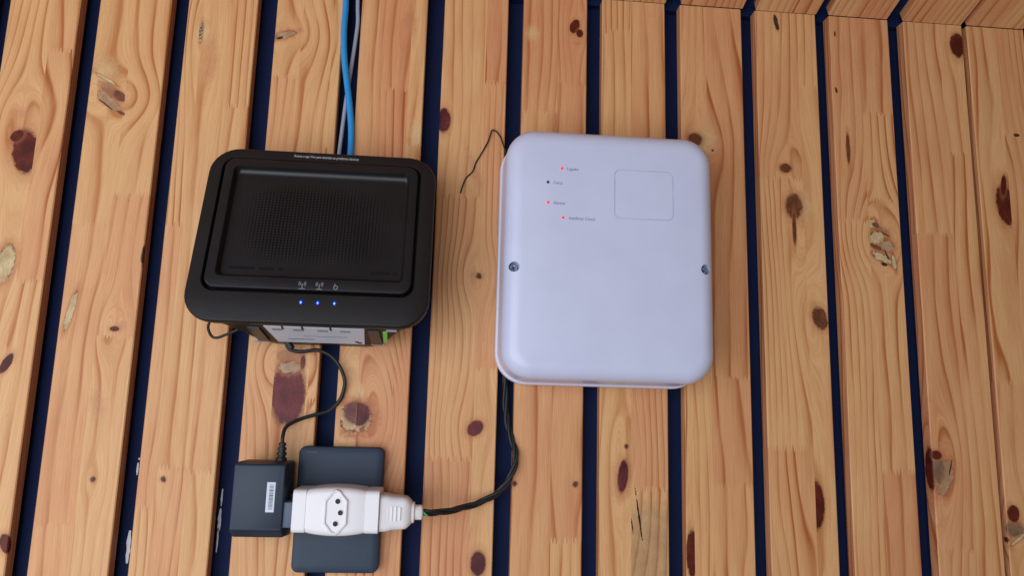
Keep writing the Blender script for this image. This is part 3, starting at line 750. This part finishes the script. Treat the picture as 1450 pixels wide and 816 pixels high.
def hexa(k, cx=-68.9, cz=TZ, hw=7.6, hh=14.6):
    hw -= k; hh -= k * 1.2; f = .52
    return [(cx + hw, cz + hh * f), (cx + hw * .32, cz + hh * .93), (cx, cz + hh), (cx - hw * .32, cz + hh * .93), (cx - hw, cz + hh * f), (cx - hw, cz - hh * f), (cx - hw * .32, cz - hh * .93), (cx, cz - hh), (cx + hw * .32, cz - hh * .93), (cx + hw, cz - hh * f)]
V, F = loft([[(x, y, z) for x, z in hexa(k)] for k, y in ((0, -41), (0, -42.6), (.25, -43.3), (.8, -43.6), (1.3, -43.4), (1.7, -42.6))])
sf = mesh_obj('socket_face', V, F, WHITE2, ta, 35)
for px, pz in ((-67.9, -60.2), (-65.8, -67.4), (-68.6, -74.4)):
    h = mesh_obj('pin_hole', *cyl_vf((px, -42.65, pz), (0, -1, 0), 1.75, 0, .12, 18), PIT, sf)
    V, F = ring_prism([(px + 2.15 * math.cos(a * math.pi / 9), pz + 2.15 * math.sin(a * math.pi / 9)) for a in range(18)], [(px + 1.7 * math.cos(a * math.pi / 9), pz + 1.7 * math.sin(a * math.pi / 9)) for a in range(18)], -42.5, -42.95)
    mesh_obj('hole_rim', V, F, WHITE2, sf, 40)

# ------------------------------------------------------------------ white plug with its black twisted cord
pc = empty('corded_plug', (-27, -26, -68), 'white moulded plug and black twisted power cord running to the white box', 'power cord')
PZ = -68.3; PYC = -27
def psx(x, hz, hy, r): return [(x, PYC + y, PZ + z) for y, z in rrect(-hy, hy, -hz, hz, r, 5)]
V, F = loft([psx(-41.0, 11.6, 11, 3), psx(-40.6, 12.0, 11.4, 3.4), psx(-37, 11.8, 11.2, 3.4), psx(-33, 10.9, 10.4, 4), psx(-26, 10.6, 10, 4), psx(-23.6, 10.2, 9.6, 4), psx(-21.5, 8.6, 8.4, 4), psx(-20.6, 7.6, 7.6, 4), psx(-20.2, 7.0, 7, 4), psx(-18.6, 6.7, 6.8, 4), psx(-18.2, 5.4, 5.6, 3.5), psx(-17.8, 4.9, 5, 3.5), psx(-13.6, 4.8, 5, 3.5), psx(-12.8, 4.2, 4.4, 3.4), psx(-12.5, 3.4, 3.6, 3)])
pb = mesh_obj('plug', V, F, WHITE2, pc, 40)
for x, h in ((-36.2, 4.6), (-33.6, 4.9), (-31.0, 4.9), (-28.2, 4.2)):
    mesh_obj('rib', *box_vf(x, x + 1.2, PYC - 11.0, PYC - 9.4, PZ - h, PZ + h, .3), WHITE2, pb, 40)
core = smooth_path([(-15, PYC, -68.4), (-9, PYC + .5, -68.6), (0, -21, -68.8), (12.2, -14, -67.2), (24.7, -8, -64.2), (35.7, -5.5, -59.4), (43.1, -4.5, -53.4), (48.0, -4.5, -46.0), (51.4, -4.0, -36.7), (51.6, -3.0, -28.7), (49.0, .5, -18.7), (46.3, 3.5, -9.6), (44.6, 5.5, 0), (43.6, 5.8, 12.7), (43.2, 5.8, 34), (44, 3, 46)], 10)
def strand(path, off, ph, turns, r):
    out = []
    for i, p in enumerate(path):
        d = (path[min(i + 1, len(path) - 1)] - path[max(i - 1, 0)]).normalized(); up = Vector((0, -1, 0)); t = d.cross(up).normalized(); b = d.cross(t)
        a = ph + turns * 2 * math.pi * i / (len(path) - 1); k = off * min(1, i / 5)
        out.append(p + t * (k * math.cos(a)) + b * (k * math.sin(a)))
    return tube_vf(out, r, 10)
for k in range(3):
    V, F = strand(core, 1.25, k * 2.1, 3.8, 1.25); mesh_obj('wire', V, F, RUBBER, pc, 60)
V, F = tube_vf(smooth_path([(-13, PYC - 2.3, -67.6), (-11.6, PYC - 2.6, -68.6), (-9.6, PYC - 2.0, -70.2)], 6), .8, 8); mesh_obj('green_wire', V, F, GREENW, pc, 60)

# ------------------------------------------------------------------ black power supply of the router
ps = empty('power_supply', (-119, -8, -86), 'black box shaped power supply with white barcode sticker beside the white adapter', 'power supply')
def as_(x0, x1, secs): return loft([[(x, y, z) for x, z in rrect(x0 + i, x1 - i, z0 + i, z1 - i, r, 3)] for y, z0, z1, i, r in secs])
PS = [(-8.0, -87.0, -37.0, .4, 1.2), (-9, -87.2, -36.8, 0, 1.4), (-30, -85.4, -36.8, 0, 1.4), (-31, -84.6, -37.0, .15, 1.4), (-37.0, -81.2, -37.6, .15, 1.4), (-37.8, -80.6, -37.9, .5, 1.2), (-38.1, -80.3, -38.2, 1.0, 1.0)]
V, F = as_(-137.0, -103.6, PS); body = mesh_obj('body', V, F, ADAPT, ps, 30)
mesh_obj('seam', *box_vf(-107.3, -106.95, -38.16, -37.5, -80.0, -38.5, .02), PIT, body)
V, F = box_vf(-114.9, -109.4, -38.35, -37.9, -68.4, -49.2, .1); stk = mesh_obj('sticker', V, F, STICK, ps)
r = random.Random(4); z = -66.5
while z < -51:
    w = r.choice((.25, .35, .6)); mesh_obj('printed_bar', *box_vf(-113.2, -110.4, -38.42, -38.3, z, z + w, .03), INK, stk); z += w + r.choice((.3, .4, .55))
V, F = box_vf(-104.2, -96.9, -36, -21, -78.5, -62.0, .8); mesh_obj('plug_neck', V, F, GREYP, ps, 35)
V, F = box_vf(-104.2, -96.9, -20.5, -12, -82.0, -58.0, .8); mesh_obj('plug_shoulder', V, F, RUBBER, ps, 35)
prof = [(-37.5, 3.9), (-34.6, 3.8), (-34.2, 2.6), (-33.0, 2.6), (-32.8, 3.5), (-31.0, 3.4), (-30.8, 2.5), (-29.6, 2.4), (-29.4, 3.1), (-27.7, 3.0), (-27.5, 2.2), (-26.3, 2.1), (-26.1, 2.7), (-24.6, 2.5), (-24.2, 1.5)]
secs = [[(-111.3 + rr * math.cos(2 * math.pi * i / 16), -18 + rr * .9 * math.sin(2 * math.pi * i / 16), z) for i in range(16)] for z, rr in prof]
V, F = loft(secs); mesh_obj('strain_relief', V, F, RUBBER, ps, 30)
V, F = tube_vf(smooth_path([(-111.3, -18, -26), (-111.6, -17, -20), (-110.6, -12, -13.6), (-103.0, -7, -8.6), (-93.5, -4, -5.2), (-83.8, -2, -1.9), (-76.8, -2, 5.3), (-74.0, -3.0, 13.4), (-73.8, -4, 20.5), (-77.0, -5, 28.6), (-82.0, -6, 35.3), (-87.8, -7, 39.2), (-94.8, -8, 40.9), (-103.5, -9, 39.4), (-110.5, -9.5, 39.8), (-114.5, -9.5, 42.0), (-116.5, -9.8, 47)], 8), 1.35, 10)
mesh_obj('cable', V, F, RUBBER, ps, 60)
V, F = cyl_vf((-112.5, -9.3, 42.6), (-.55, 0, .8), 2.3, -2, 5, 12, .4); mesh_obj('cable_plug', V, F, RUBBER, ps, 40)

# ------------------------------------------------------------------ loose cables
def cable(name, pts, r, mat, label, cat, n=10, group=None):
    V, F = tube_vf(smooth_path(pts, 10), r, n)
    return tag(mesh_obj(name, V, F, mat, None, 60, origin=pts[-1]), label, cat, group)
cable('network_cable', [(-94.5, -1.0, 352), (-91.8, -1.2, 317.4), (-91.7, -1.5, 293.4), (-89.9, -1.8, 269.9), (-86.6, -2.2, 249.6), (-83.3, -2.0, 229.6), (-80.9, -2.0, 209.8), (-80.4, -2.5, 188.9), (-81.5, -6, 170), (-84, -10, 150)], 2.45, BLUEC, 'bright blue network cable running down the gap above the router', 'cable')
cable('fibre_cable', [(-84.5, 3.6, 352), (-83.2, 3.8, 318.1), (-82.3, 4.0, 303.1), (-83.4, 4.2, 285.1), (-85.2, 4.4, 264.3), (-87.0, 4.0, 240.9), (-88.6, 3.6, 215.0), (-90.1, 3.4, 188.4), (-91, 2.0, 165), (-91, -3, 145)], 1.6, GREYC, 'thin pale grey cable crossing behind the blue cable above the router', 'cable')
cable('antenna_wire', [(4.4, -1.2, 165.6), (5.8, -1.0, 171.2), (8.4, -.9, 178.1), (13.2, -.9, 183.6), (15.6, -1.0, 191.0), (20.5, -1.1, 200.4), (24.6, -1.3, 209.3), (26.3, -1.8, 215.5), (27.3, -2.0, 217.6), (30.2, -2.0, 216.8), (34.0, -1.4, 212.3), (36.6, -1.0, 205.4), (39, -.8, 199)], .56, RUBBER, 'thin black bent wire end sticking out beside the white box', 'wire', 8)
cable('looped_wire', [(-163, -24, 62), (-166.5, -22, 57), (-167.6, -20, 52.5), (-165.5, -18, 47.6), (-161.8, -18, 46.5), (-156, -18, 48.8), (-149, -19, 52), (-142, -22, 56)], 1.0, RUBBER, 'short black wire loop hanging under the corner of the router', 'wire', 8)
